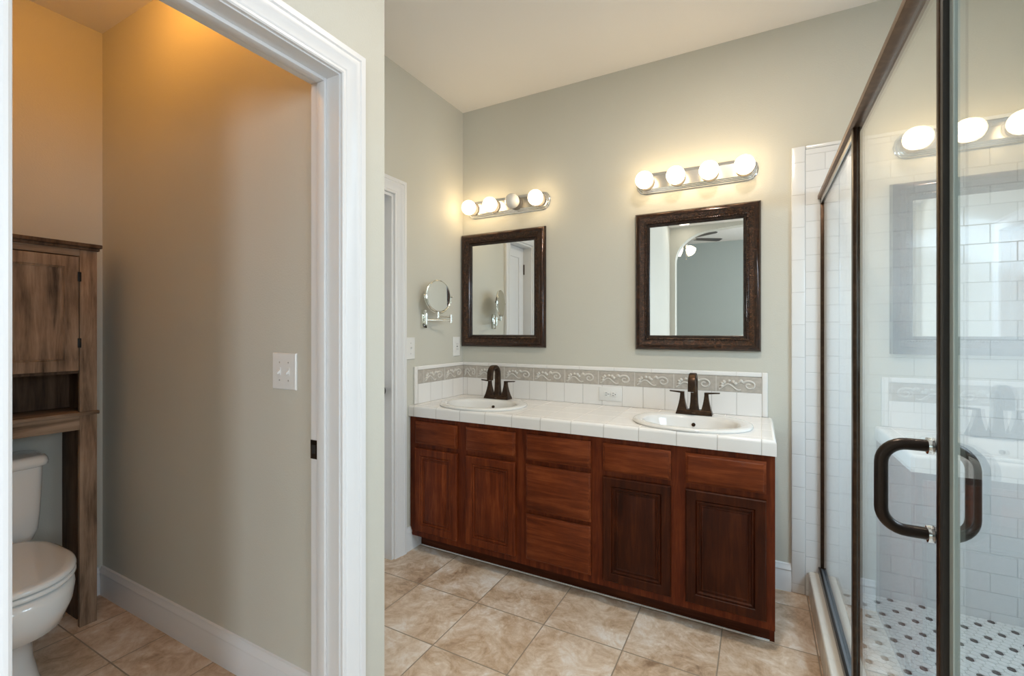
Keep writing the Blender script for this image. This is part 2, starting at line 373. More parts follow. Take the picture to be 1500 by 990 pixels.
skirting('baseboard_closet', (XV, YT+.154), (XV, DY0-.087), (1, 0), 'white baseboard beside the closet door')
CAS = [(0, 0), (0, .010), (.004, .013), (.010, .013), (.013, .010), (.018, .014), (.045, .016), (.050, .020), (.058, .021), (.062, .018), (.066, .022), (.082, .022), (.085, .018), (.085, 0)]
def casing(name, X, y0, y1, zt, label, sx=1):
    loops = [[(X+sx*h, y0-o, 0), (X+sx*h, y0-o, zt+o), (X+sx*h, y1+o, zt+o), (X+sx*h, y1+o, 0)] for o, h in CAS]
    mb = MB()
    mb.loft(loops, False, False, False)
    n = len(loops); b = len(mb.v)-n*4
    mb.f.append([b+i*4 for i in range(n)]); mb.m.append(0); mb.f.append([b+i*4+3 for i in range(n)]); mb.m.append(0)
    return struct(name, mb, M['trim'], label, 'door casing')
JY0, JY1, JZ = .288, .980, 2.032
casing('trim_3', XP, JY0-.004, JY1+.004, JZ+.004, 'white moulded casing around the toilet room doorway')
casing('trim_4', XPI, JY0-.004, JY1+.004, JZ+.004, 'white casing on the toilet room side of the doorway', -1)
jm = MB()
jm.box(XPI, XP, OY0, JY0, 0, JZ).box(XPI, XP, JY1, OY1, 0, JZ).box(XPI, XP, OY0, OY1, JZ, OZ)
jm.box(-1.206, -1.172, JY0, JY0+.011, 0, JZ, .002).box(-1.206, -1.172, JY1-.011, JY1, 0, JZ, .002).box(-1.206, -1.172, JY0+.011, JY1-.011, JZ-.011, JZ, .002)
jamb = struct('trim_5', jm, M['trim'], 'white door jamb and stop of the toilet room doorway', 'door jamb')
sp = MB().box(-1.2455, -1.212, JY1-.0025, JY1+.0005, .853, .912, .0008)
spo = sp.build('strike_plate', M['strike'], jamb); spo['label'] = 'dark bronze strike plate'
MB().box(-1.238, -1.222, JY1-.0032, JY1-.0020, .870, .897).build('latch_hole', M['slot'], spo)
# linen closet door in the left wall
casing('trim_6', XV, DY0-.001, DY1+.001, DZ+.001, 'white casing of the narrow closet door beside the vanity')
cj = MB().box(XV-.12, XV, DY0, DY0+.015, 0, DZ-.015).box(XV-.12, XV, DY1-.015, DY1, 0, DZ-.015).box(XV-.12, XV, DY0, DY1, DZ-.015, DZ)
struct('trim_7', cj, M['trim'], 'white jamb of the narrow closet door', 'door jamb')
dl = MB(); XD = XV-.078
dl.box(XD-.035, XD-.008, DY0+.017, DY1-.017, .01, DZ-.018)
P = lambda a, b, d: (XD-.008+d, a, b)
dy0, dy1 = DY0+.017, DY1-.017
dl.box(XD-.008, XD, dy0, dy0+.085, .01, DZ-.018).box(XD-.008, XD, dy1-.085, dy1, .01, DZ-.018)
for z0, z1 in ((.01, .22), (.86, 1.0), (1.90, DZ-.018)): dl.box(XD-.008, XD, dy0+.085, dy1-.085, z0, z1)
for z0, z1 in ((.25, .83), (1.03, 1.80)):
    yc = (dy0+dy1)/2; hw = (dy1-dy0)/2-.110
    arch = [(yc-hw, z0), (yc+hw, z0)]+[(yc+hw*math.cos(PI*k/12), z1+.045*math.sin(PI*k/12)) for k in range(13)]
    dl.loft([[(XD-.008, a, b) for a, b in arch], [(XD-.002, yc+(a-yc)*.86, (z0+z1)/2+(b-(z0+z1)/2)*.95) for a, b in arch]], False, True)
door = struct('door_1', dl, M['trim'], 'white panelled closet door seen in the left mirror', 'door')
for z in (.30, 1.02, 1.76): MB().tube([(XD+.004, DY0+.0155, z), (XD+.004, DY0+.0155, z+.09)], .006).build('hinge', M['strike'], door)
kn = MB().lathe([(.024, 0), (.024, .006), (.010, .008), (.010, .03), (.026, .038), (.027, .052), (.015, .06)], (XD, DY1-.06, .93), 'x')
kn.build('door_knob', M['strike'], door)

# ------------------------------------------------------------------ vanity cabinet
CX0, CX1, CYF = XV+.003, .057, 2.062
van = thing('vanity_cabinet', ((CX0+CX1)/2, 2.33, 0), 'long reddish cherry vanity cabinet under the white tiled countertop', 'vanity')
cb = MB()
cb.box(CX1-.018, CX1, CYF+.019, D-.002, .09, .769).box(CX1-.018, CX1, 2.135, D-.002, 0, .09)
cb.box(CX0, CX0+.018, CYF+.019, D-.002, .085, .769).box(CX0+.018, CX1-.018, CYF+.019, D-.002, .085, .103).box(CX0+.018, CX1-.018, D-.012, D-.002, .103, .769)
cb.build('carcass', M['cherry_frame'], van)
cols = [(-1.727, -1.438), (-1.380, -1.082), (-1.022, -.686), (-.628, -.330), (-.271, .027)]
ff = MB(); xs = [CX0]+sum([[a+.012, b-.012] for a, b in cols], [])+[CX1]
for i in range(0, len(xs), 2): ff.box(xs[i], xs[i+1], CYF, CYF+.019, .085, .769)
for a, b in cols:
    for z0, z1 in ((.085, .130), (.582, .626), (.730, .769)): ff.box(a+.012, b-.012, CYF, CYF+.019, z0, z1)
ff.box(cols[2][0]+.012, cols[2][1]-.012, CYF, CYF+.019, .340, .382)
ff.build('face_frame', M['cherry_frame'], van)
MB().box(CX0+.02, CX1-.018, 2.1315, 2.135, 0, .005).build('caulk_line', M['whiteplastic'], van)
tk = MB().box(CX0+.02, CX1-.018, 2.135, 2.150, 0, .085); tk.build('toe_kick', M['toekick'], van)
P = lambda a, b, d: (a, CYF-d, b)
DOORP = [(0, .001), (0, .013), (.004, .018), (.038, .018), (.042, .013), (.046, .0165), (.050, .0165), (.054, .010), (.060, .010), (.064, .0135), (.068, .0115), (.078, .0155)]
DRWP = [(0, .001), (0, .010), (.006, .0125), (.010, .018), (.013, .0195)]
def dfront(col, z0, z1): return rings(MB(), P, *col, z0, z1, DRWP).build('drawer_front', M['cherry_h'], van)
for i, c in enumerate(cols):
    dfront(c, .617, .744)
    if i == 2: dfront(c, .369, .594); dfront(c, .122, .349)
    else:
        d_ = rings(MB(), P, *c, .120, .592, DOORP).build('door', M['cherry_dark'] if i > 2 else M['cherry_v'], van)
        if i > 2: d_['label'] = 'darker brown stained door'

# ------------------------------------------------------------------ countertop, splash, sinks
SK = [(-1.405, 2.268), (-.278, 2.268)]
ZT = .830; KX0, KX1, KY0, KY1 = XV+.002, .062, 2.045, D-.002
ct = thing('countertop', ((KX0+KX1)/2, 2.33, .77), 'white tiled vanity countertop running under both sinks', 'countertop')
b = bmesh.new(); edges = []
def loopb(pts):
    vs_ = [b.verts.new(p) for p in pts]
    for i in range(len(vs_)): edges.append(b.edges.new((vs_[i], vs_[(i+1) % len(vs_)])))
R_ = .014
loopb([(KX0, KY0+R_, ZT), (KX1-R_, KY0+R_, ZT), (KX1-R_, KY1, ZT), (KX0, KY1, ZT)])
for cx, cy in SK: loopb([(cx+.225*math.cos(2*PI*k/48), cy-.01+.165*math.sin(2*PI*k/48), ZT) for k in range(48)])
bmesh.ops.triangle_fill(b, use_beauty=True, use_dissolve=False, edges=edges)
MB().bm(b).build('top_tiles', M['counter'], ct)
eg = MB()
prof = [(R_*(1-math.sin(a)), -R_*(1-math.cos(a))) for a in [PI/2*k/6 for k in range(7)]]
prof = [(R_, -.012)]+prof+[(0, .770-ZT), (R_+.004, .770-ZT)]
eg.loft([[(KX0, KY0+o, ZT+h), (KX1-o, KY0+o, ZT+h), (KX1-o, KY1, ZT+h)] for o, h in prof], False, False, False)
eg.build('edge_tiles', M['counteredge'], ct)
bs = thing('backsplash', (-.86, 2.592, ZT), 'white tile backsplash with a taupe scroll border above the countertop', 'backsplash')
ZB0, ZB1, ZK = .946, 1.026, 1.050
YB = D-.012
MB().box(XV+.002, .014, YB, D-.0005, ZT+.001, ZB0).build('splash_tiles', M['splash'], bs)
MB().box(XV+.0005, XV+.012, 2.115, YB-.001, ZT+.001, ZB0).build('splash_tiles', M['splash_side'], bs)
MB().box(XV+.002, .014, YB, D-.0005, ZB0+.001, ZB1).box(XV+.0005, XV+.012, 2.115, YB-.001, ZB0+.001, ZB1).build('border_band', M['border'], bs)
cap = MB().box(XV+.002, .014, YB-.002, D-.0005, ZB1+.001, ZK, .004, 3).box(.0145, .040, YB-.002, D-.0005, ZT+.001, ZK, .004, 3)
cap.box(XV+.0005, XV+.014, 2.115, YB-.0025, ZB1+.001, ZK, .004, 3).box(XV+.0005, XV+.014, 2.090, 2.1145, ZT+.001, ZK, .004, 3)
cap.build('bullnose_cap', M['splashcap'], bs)
M['joint'] = flat('border_grout', (.66, .63, .59), .7)
for k in range(0, 8): MB().box(-.193-.2085*k-.002, -.193-.2085*k+.002, YB-.0008, YB, ZB0+.001, ZB1).build('border_joint', M['joint'], bs)
for y in (2.17, 2.378): MB().box(XV+.012, XV+.0128, y-.002, y+.002, ZB0+.001, ZB1).build('border_joint', M['joint'], bs)
rl = MB()
def scroll(Q, w):
    """one acanthus scroll, Q maps (across 0..1, up 0..1) to a point"""
    tb = lambda pts, r: rl.tube([Q(*p) for p in pts], [x*1.35 for x in r] if isinstance(r, list) else r*1.35, 8)
    n = 16
    tb([(.06+.50*k/n, .30+.20*math.sin(k/n*PI*2.1-1.2)) for k in range(n+1)], .0030)
    tb([(.73+(.19-.155*k/26)*math.cos(2.6-k/26*8.2)*.82, .46+(.19-.155*k/26)*math.sin(2.6-k/26*8.2)*1.9) for k in range(27)], [.0040-.0018*k/26 for k in range(27)])
    tb([(.50+.10*k/8, .62+.16*math.sin(PI*k/8)) for k in range(9)], [.002+.004*math.sin(PI*k/8) for k in range(9)])
    for (x, z, a, l) in ((.17, .48, 2.4, .10), (.19, .56, 1.75, .11), (.17, .38, 3.3, .10), (.36, .62, 1.0, .10), (.40, .56, .2, .08), (.30, .66, 1.7, .09)):
        tb([(x+l*math.cos(a)*k/6, z+l*math.sin(a)*2.2*k/6) for k in range(7)], [.0012+.0052*math.sin(PI*min(1, .15+k/6*.85)) for k in range(7)])
for k in range(9):
    x1 = .014 if k == 0 else -.193-.2085*(k-1); x0 = max(-.193-.2085*k, XV+.014)
    if x1-x0 > .1: scroll(lambda u, v_, x0=x0, x1=x1: (x0+(x1-x0)*u, YB, ZB0+.004+v_*.070), x1-x0)
for y0, y1 in ((2.115, 2.17), (2.17, 2.378), (2.378, YB)):
    if y1-y0 > .1: scroll(lambda u, v_, y0=y0, y1=y1: (XV+.012, y0+(y1-y0)*u, ZB0+.004+v_*.070), y1-y0)
rl.build('scroll_relief', M['relief'], bs)
# outlet on the splash
ol = thing('wall_outlet', (-.7485, YB, .857), 'white horizontal outlet on the backsplash tiles between the sinks', 'outlet')
MB().box(-.815, -.682, YB-.006, YB, .857, .935, .003, 2).build('cover_plate', M['whiteplastic'], ol)
for cx in (-.769, -.728):
    f = MB().box(cx-.017, cx+.017, YB-.0085, YB-.005, .880, .912, .0025, 2).build('socket', M['whiteplastic'], ol)
    s_ = MB().box(cx-.0065, cx+.0045, YB-.0092, YB-.0083, .9010, .9035).box(cx-.0065, cx+.003, YB-.0092, YB-.0083, .8885, .8910).lathe([(.0028, 0), (.0028, -.0008)], (cx+.0105, YB-.0085, .896), 'y', 10)
    s_.build('slots', M['slot'], f)
MB().lathe([(.003, 0), (.0025, -.0012)], (-.7485, YB-.006, .896), 'y', 10).build('screw', M['steel'], ol)
# sinks
def sink(cx, cy, label):
    t = thing('sink', (cx, cy, ZT), label, 'sink', 'drop-in oval sinks')
    Ls = []
    for rx, ry, dy, z in ((.257, .215, 0, ZT+.0005), (.260, .218, 0, ZT+.006), (.257, .215, 0, ZT+.011), (.247, .205, 0, ZT+.015), (.236, .194, -.002, ZT+.0155), (.214, .158, -.018, ZT+.013), (.206, .149, -.020, ZT+.008), (.200, .143, -.020, ZT-.005), (.186, .130, -.020, ZT-.045), (.155, .108, -.020, ZT-.090), (.100, .070, -.018, ZT-.122), (.045, .035, -.016, ZT-.134), (.024, .024, -.016, ZT-.136)):
        Ls.append(sup(cx, cy+dy, rx, ry, z, 64, 2.15))
    MB().loft(Ls, False, True).build('basin', M['porcelain'], t, 60)
    MB().lathe([(.023, 0), (.023, .003), (.017, .004), (.016, .001)], (cx, cy-.016, ZT-.136), 'z', 24).build('drain', M['faucet'], t)
    MB().lathe([(.009, -.004), (.009, .002), (.006, .002)], (cx, cy-.020+.134, ZT-.028), 'y', 16).build('overflow_hole', M['faucet'], t)
    return t
s1 = sink(*SK[0], 'white oval drop-in sink nearest the left wall')
dup(s1, (*SK[1], ZT), 'white oval drop-in sink nearest the glass shower')
# faucets
def faucet(cx, cy, label):
    z = ZT+.0153
    t = thing('faucet', (cx, cy, z), label, 'faucet', 'dark bronze faucets')
    rect = lambda x0, hx_, y0, hy, zz: [(x0-hx_, y0-hy, zz), (x0+hx_, y0-hy, zz), (x0+hx_, y0+hy, zz), (x0-hx_, y0+hy, zz)]
    MB().loft([rect(cx, .0835, cy, .029, z), rect(cx, .0835, cy, .029, z+.004), rect(cx, .078, cy, .026, z+.018), rect(cx, .070, cy, .022, z+.022)]).build('base_plate', M['faucet'], t, 30)
    for s in (-1, 1):
        hx0 = cx+s*.056
        prof_ = [(.0265, .0), (.0255, .012), (.0205, .030), (.0155, .052), (.0115, .075), (.0095, .096), (.0092, .1035)]
        tw_ = MB().loft([rect(hx0-s*.0*h, r, cy, r*.92, z+h) for r, h in prof_]).build('handle', M['faucet'], t, 30)
        x0, x1 = hx0-s*.0095, hx0+s*.060
        lv = MB().loft([[(x0, cy-.009, z+.100), (x0, cy+.009, z+.100), (x0, cy+.009, z+.1085), (x0, cy-.009, z+.1085)],
                        [(x1, cy-.007, z+.1055+.001), (x1, cy+.007, z+.1065), (x1, cy+.007, z+.1115), (x1, cy-.007, z+.1115)]])
        lv.build('lever', M['faucet'], tw_, 30)
    path = [(0, .0, .026, .021), (0, .030, .0215, .018), (0, .060, .018, .0155), (0, .10, .0165, .0135), (0, .150, .0165, .012)]
    for k in range(1, 13):
        a = PI*k/12*1.0; path.append((-.046*(1-math.cos(a)), .150+.046*math.sin(a), .0165+.0015*k/12, .0115-.001*k/12))
    path.append((-.092, .120, .0185, .0095))
    loops = []
    for i, (dy, dz, hw, th) in enumerate(path):
        p0 = path[max(i-1, 0)]; p1 = path[min(i+1, len(path)-1)]
        ty, tz = p1[0]-p0[0], p1[1]-p0[1]; l = math.hypot(ty, tz); ny_, nz_ = tz/l, -ty/l
        L = []
        for k in range(12):
            a = 2*PI*(k+.5)/12; ca, sa = math.cos(a), math.sin(a)
            u = hw*math.copysign(abs(ca)**.35, ca); v_ = th*math.copysign(abs(sa)**.35, sa)
            L.append((cx+u, cy+dy+ny_*v_, z+dz+nz_*v_))
        loops.append(L)
    spt = MB().loft(loops).build('spout', M['faucet'], t, 50)
    MB().lathe([(.008, -.002), (.0075, .001)], (cx, cy-.092, z+.1195), 'z', 16).build('aerator', M['steel'], spt)
    MB().box(cx-.008, cx+.008, cy-.0292, cy-.0278, z+.0065, z+.0105).build('maker_mark', flat('pale_etched_mark', (.16, .11, .08), .4, .8), t)
    return t
f1 = faucet(-1.405, 2.437, 'dark bronze two-lever faucet on the sink nearest the left wall')
dup(f1, (-.281, 2.437, ZT+.0153), 'dark bronze two-lever faucet on the sink nearest the shower')

# ------------------------------------------------------------------ framed mirrors
def framed_mirror(x0, x1, z0, z1, label):
    t = thing('wall_mirror', ((x0+x1)/2, D, z0), label, 'mirror', 'framed vanity mirrors')
    P = lambda a, b_, d: (a, D-.001-d, b_)
    fp = [(0, 0), (0, .012), (.003, .020), (.008, .027), (.014, .032), (.022, .036), (.027, .036), (.031, .033), (.050, .023), (.053, .020), (.056, .022), (.062, .022), (.066, .017), (.074, .016), (.079, .010), (.079, .004)]
    mi = [0, 0, 0, 0, 0, 0, 0, 1, 1, 1, 0, 0, 2, 2, 2]
    fr = rings(MB(), P, x0, x1, z0, z1, fp, False, False, mi).build('frame', [M['frame_edge'], M['frame_carved'], M['frame_lip']], t, 40)
    bd = MB(); off = .028
    a0, a1, b0, b1 = x0+.0585, x1-.0585, z0+.0585, z1-.0585
    for (p, q) in (((a0, b0), (a1, b0)), ((a1, b0), (a1, b1)), ((a1, b1), (a0, b1)), ((a0, b1), (a0, b0))):
        n = int(math.hypot(q[0]-p[0], q[1]-p[1])/.0095)
        for k in range(n):
            u = k/n; bd.lathe([(.0005, -.0042), (.0034, -.0024), (.0042, 0), (.0034, .0024), (.0005, .0042)], (p[0]+(q[0]-p[0])*u, D-.0235, p[1]+(q[1]-p[1])*u), 'y', 8)
    bd.build('beading', M['frame_carved'], fr)
    MB().box(x0+.070, x1-.070, D-.0075, D-.003, z0+.070, z1-.070).build('mirror_glass', M['mirror'], t)
    return t
m1 = framed_mirror(-.606, .011, 1.154, 1.904, 'dark bronze framed mirror above the right sink, nearest the shower')
dup(m1, (-1.4625, D, 1.154), 'dark bronze framed mirror above the left sink, in the corner')

# ------------------------------------------------------------------ vanity light bars
def light_bar(cx, cz, off_i, label):
    t = thing('vanity_light', (cx, D, cz), label, 'light fixture', 'four-bulb chrome light bars')
    def outline(g, y):
        h = .056-g; w_ = .300-g; L = []
        core = w_-h*.86
        for s, a0 in ((1, -PI/2), (-1, PI/2)):
            for k in range(7):
                a = a0+PI*k/6
                L.append((cx+s*core+h*.86*math.cos(a), y, cz+h*math.sin(a)))
        return L
    prof_ = [(0, 0), (0, .006), (.003, .008), (.005, .013), (.009, .014), (.011, .019), (.015, .020), (.017, .025), (.021, .026), (.023, .030), (.030, .030)]
    MB().loft([outline(g, D-.0005-d) for g, d in prof_], True, True, True, [0]*9+[1]).build('back_plate', [M['chrome'], M['plate']], t, 20)
    for i in range(4):
        x = cx-.24+.16*i
        sk = MB().lathe([(.040, -.029), (.043, -.031), (.043, -.036), (.037, -.039), (.026, -.040), (.022, -.044), (.021, -.050), (.0165, -.052)], (x, D, cz), 'y', 24).build('socket', M['socket'], t)
        bl = MB().lathe([(.0145, -.044), (.0155, -.048), (.019, -.052), (.028, -.0555)]+[(max(.0005, .0465*math.sin(a)), -.090+.0465*math.cos(a)) for a in [.72+(PI-.72)*k/14 for k in range(15)]], (x, D, cz), 'y', 28)
        o = bl.build('bulb', M['bulb_off'] if i == off_i else M['bulb'], t, 60)
        if i == off_i: o['label'] = 'unlit white globe bulb'
    return t
light_bar(-1.4255, 2.062, 2, 'chrome light bar with one unlit bulb above the left mirror')
light_bar(-.3005, 2.067, None, 'chrome light bar with four lit bulbs above the right mirror')

# ------------------------------------------------------------------ shaving mirror on the left wall
sm = thing('shaving_mirror', (XV, 2.18, 1.275), 'small round chrome swing-arm shaving mirror on the left wall', 'mirror')
pl = MB().box(XV+.0005, XV+.010, 2.153, 2.205, 1.275, 1.385, .003, 2).build('wall_plate', M['brasschrome'], sm)
for z in (1.290, 1.370): MB().lathe([(.004, 0), (.0035, .002)], (XV+.010, 2.179, z), 'x', 10).build('screw', M['steel'], pl)
MB().tube([(XV+.024, 2.179, 1.298), (XV+.024, 2.179, 1.362)], .0085, 16).build('pivot', M['brasschrome'], sm)
for z in (1.303, 1.346): MB().box(XV+.009, XV+.024, 2.172, 2.186, z, z+.010).build('pivot_bracket', M['brasschrome'], sm)
E1 = (XV+.105, 2.315); E2 = (-1.690, 2.215)
MB().tube([(XV+.024, 2.179, 1.322), (*E1, 1.322)], .0055, 12).build('arm', M['brasschrome'], sm)
MB().tube([(*E1, 1.342), (*E2, 1.342)], .0055, 12).build('arm', M['brasschrome'], sm)
MB().tube([(*E1, 1.308), (*E1, 1.356)], .0085, 16).build('elbow', M['brasschrome'], sm)
MB().tube([(*E2, 1.334), (*E2, 1.372)], .007, 16).build('stem', M['brasschrome'], sm)
dc = Vector((*E2, 1.466)); nrm = Vector((.978, -.205, .02)).normalized(); ua = Vector((0, 0, 1)).cross(nrm).normalized(); ub = nrm.cross(ua)
def disc(prof_, n=40): return MB().loft([[dc+(ua*math.cos(2*PI*k/n)+ub*math.sin(2*PI*k/n))*r+nrm*h for k in range(n)] for r, h in prof_])
disc([(.086, -.0065), (.092, -.0075), (.096, -.005), (.0965, 0), (.096, .005), (.092, .0075), (.087, .0065)]).build('rim', M['brasschrome'], sm)
disc([(.0885, .0068), (.0885, .0080)]).build('mirror_glass', M['mirror'], sm)
disc([(.0885, -.0080), (.0885, -.0068)]).build('mirror_glass', M['mirror'], sm)
yk = MB().tube([dc+(ua*math.cos(a)+ub*math.sin(a))*.102 for a in [PI+PI*k/20 for k in range(21)]], .0045, 10, .8).build('yoke', M['brasschrome'], sm)
for s in (-1, 1): MB().tube([dc+ua*s*.095, dc+ua*s*.111], .006, 12).build('pivot_knob', M['brasschrome'], yk)

# ------------------------------------------------------------------ switches
def plate_x(name, y0, y1, z0, z1, label, cat):
    t = thing(name, (XV, (y0+y1)/2, z0), label, cat)
    P = lambda a, b_, d: (XV+.0005+d, a, b_)
    rings(MB(), P, y0, y1, z0, z1, [(0, 0), (0, .003), (.003, .006)]).build('cover_plate', M['whiteplastic'], t)
    return t
t = plate_x('light_switch', 2.023, 2.098, 1.093, 1.220, 'white single toggle switch beside the closet casing', 'light switch')
tg = MB().box(XV+.006, XV+.0075, 2.0555, 2.0665, 1.143, 1.170).loft([[(XV+.007, 2.0565, 1.150), (XV+.007, 2.0655, 1.150), (XV+.007, 2.0655, 1.162), (XV+.007, 2.0565, 1.162)], [(XV+.017, 2.0575, 1.160), (XV+.017, 2.0645, 1.160), (XV+.017, 2.0645, 1.166), (XV+.017, 2.0575, 1.166)]])
tg.build('toggle', M['whiteplastic'], t)
for z in (1.126, 1.187): MB().lathe([(.003, 0), (.0025, .0012)], (XV+.0065, 2.061, z), 'x', 10).build('screw', M['steel'], t)
t = plate_x('wall_outlet', 2.483, 2.557, 1.092, 1.219, 'white upright outlet in the corner beside the left mirror', 'outlet')
MB().box(XV+.0063, XV+.009, 2.503, 2.537, 1.121, 1.190, .002, 2).build('socket_face', M['whiteplastic'], t)
so = MB()
for z in (1.138, 1.172): so.box(XV+.0087, XV+.0096, 2.511, 2.514, z-.005, z+.005).box(XV+.0087, XV+.0096, 2.526, 2.529, z-.005, z+.005)
so.box(XV+.0087, XV+.0094, 2.512, 2.528, 1.151, 1.160).build('slots', flat('grey_slot', (.35, .35, .35), .5), t)
t = thing('light_switch', (-1.4225, YT, 1.056), 'white double toggle switch on the toilet room wall', 'light switch')
P = lambda a, b_, d: (a, YT-.0005-d, b_)
rings(MB(), P, -1.485, -1.362, 1.056, 1.180, [(0, 0), (0, .003), (.003, .006)]).build('cover_plate', M['whiteplastic'], t)
for cx in (-1.4455, -1.3995):
    tg = MB().box(cx-.0055, cx+.0055, YT-.0078, YT-.006, 1.104, 1.131).loft([[(cx-.0045, YT-.007, 1.111), (cx+.0045, YT-.007, 1.111), (cx+.0045, YT-.007, 1.123), (cx-.0045, YT-.007, 1.123)], [(cx-.0035, YT-.017, 1.108), (cx+.0035, YT-.017, 1.108), (cx+.0035, YT-.017, 1.114), (cx-.0035, YT-.017, 1.114)]])
    tg.build('toggle', M['whiteplastic'], t)
    for z in (1.087, 1.148): MB().lathe([(.003, 0), (.0025, -.0012)], (cx, YT-.0062, z), 'y', 10).build('screw', M['steel'], t)

# ------------------------------------------------------------------ shower enclosure
YE = D-.016; Y0 = .322
se = thing('shower_enclosure', (XG, 1.45, .12), 'bronze framed glass shower enclosure with a swinging door', 'shower enclosure')
hp = [(-.020, -.012), (-.020, .004), (-.015, .014), (-.005, .019), (.005, .019), (.015, .014), (.020, .004), (.020, -.012), (.010, -.016), (-.010, -.016)]
MB().loft([[(XG+a, y, 1.888+b_) for a, b_ in hp] for y in (YE, Y0)]).build('header', M['showerbronze'], se, 45)
MB().box(XG-.009, XG-.0045, 1.735, YE, 1.852, 1.874).box(XG+.0045, XG+.009, 1.735, YE, 1.852, 1.874).build('glazing_channel', M['steel'], se)
MB().box(XG-.010, XG+.012, YE-.018, YE, .150, 1.874, .002).build('wall_channel', M['postbronze'], se)
MB().box(XG-.018, XG-.008, Y0, YE, .1205, .149, .002).build('sill', M['handle'], se)
MB().box(XG-.0075, XG+.020, Y0, YE, .1205, .144, .002).build('drip_rail', M['rail'], se)
MB().box(XG-.012, XG-.002, 1.722, 1.752, .150, 1.874, .002).box(XG+.001, XG+.012, 1.722, 1.752, .150, 1.874, .002).build('mullion', M['postbronze'], se)
MB().box(XG-.014, XG-.001, .961, .974, .150, 1.874, .003).build('strike_post', M['postbronze'], se)
MB().box(XG-.012, XG+.006, .949, .961, .150, 1.874, .001).build('gasket', M['rubber'], se)
MB().box(XG-.004, XG+.004, .934, .949, .150, 1.874).build('glass_seal', M['seal'], se)
MB().box(XG-.003, XG+.003, 1.752, YE-.012, .150, 1.872).build('fixed_pane', M['glass'], se)
MB().box(XG-.003, XG+.003, Y0, .934, .150, 1.872).build('fixed_pane', M['glass'], se)
MB().box(XG+.012, XR-.002, .296, .302, .140, 1.872).build('return_pane', M['glass'], se)
MB().box(XG-.010, XG+.010, .290, .318, .1205, 1.874, .002).build('corner_post', M['postbronze'], se)
MB().box(XG+.012, XR-.002, .289, .309, 1.872, 1.900, .003).build('return_header', M['showerbronze'], se)
dg = MB().box(XG-.003, XG+.003, .977, 1.720, .165, 1.862).build('door', M['glass'], se); dg['label'] = 'swinging clear glass door'
MB().box(XG-.0045, XG+.0045, .977, 1.718, .152, .166).build('bottom_sweep', M['seal'], dg)
HY = 1.047
for s, r_ in ((-1, .070), (1, .053)):
    Xo = XG+s*.003; pp = [(Xo, HY, 1.054)]; cr = .036
    for zc, sg in ((1.054-cr, 1), (.901+cr, -1)):
        ks = range(9) if sg == 1 else range(8, -1, -1)
        for k in ks:
            a = PI/2*k/8; pp.append((XG+s*(r_-cr+cr*math.sin(a)), HY, zc+sg*cr*math.cos(a)))
    pp.append((Xo, HY, .901))
    hd = MB().tube(pp, .0105, 16).build('handle', M['handle'], dg)
    for z in (1.054, .901):
        MB().lathe([(.0145, 0), (.0145, .004), (.012, .005)] if s > 0 else [(.0145, 0), (.0145, -.004), (.012, -.005)], (Xo, HY, z), 'x', 20).build('washer', M['chrome'], hd)
MB().box(XG-.009, XG+.009, .976, .992, .912, 1.012, .002).build('catch', M['handle'], dg)

# ------------------------------------------------------------------ toilet
TY = .553
to = thing('toilet', (-2.45, TY, 0), 'white two-piece toilet with closed lid beside the wooden cabinet legs', 'toilet')
bl = MB()
secs = [(-2.40, .200, .118, 0, 3.0), (-2.40, .196, .112, .015, 3.0), (-2.41, .185, .102, .10, 2.6), (-2.405, .185, .104, .17, 2.5), (-2.375, .225, .128, .215, 2.3), (-2.335, .285, .160, .26, 2.2), (-2.315, .292, .178, .32, 2.15), (-2.31, .292, .183, .365, 2.15), (-2.31, .288, .180, .388, 2.15), (-2.31, .278, .170, .394, 2.15)]
bl.loft([sup(cx, TY, rx, ry, z, 48, e) for cx, rx, ry, z, e in secs])
bl.loft([sup(-2.62, TY, .15, hw, z, 40, 5) for z, hw in ((.10, .085), (.22, .11), (.30, .15), (.385, .165), (.398, .160))])
bl.build('bowl', M['porcelain'], to, 60)
egg = lambda z, g: sup(-2.29, TY, .262-g, .186-g, z, 48, 2.1, 3.2)
MB().loft([egg(.397, .010), egg(.400, .003), egg(.406, 0), egg(.413, .002), egg(.415, .008)]).build('seat', M['porcelain'], to, 60)
MB().loft([egg(.4175, .008), egg(.420, .002), egg(.426, 0), egg(.434, .003), egg(.439, .012), egg(.441, .03)]).build('lid', M['porcelain'], to, 60)
tk_ = MB().loft([sup(-2.66, TY, rx, ry, z, 56, 6) for rx, ry, z in ((.075, .150, .400), (.086, .178, .412), (.094, .192, .45), (.097, .198, .52), (.099, .205, .705))]).build('tank', M['porcelain'], to, 60)
MB().loft([sup(-2.662, TY, rx, ry, z, 56, 6) for rx, ry, z in ((.104, .211, .706), (.110, .220, .712), (.111, .222, .724), (.109, .219, .738), (.103, .212, .748), (.090, .198, .751))]).build('tank_lid', M['porcelain'], to, 60)
lv = MB().tube([(-2.562, TY-.14, .655), (-2.545, TY-.14, .655)], .010, 14).tube([(-2.546, TY-.14, .655), (-2.540, TY-.07, .645)], .006, 10)
lv.build('flush_lever', M['chrome'], tk_)

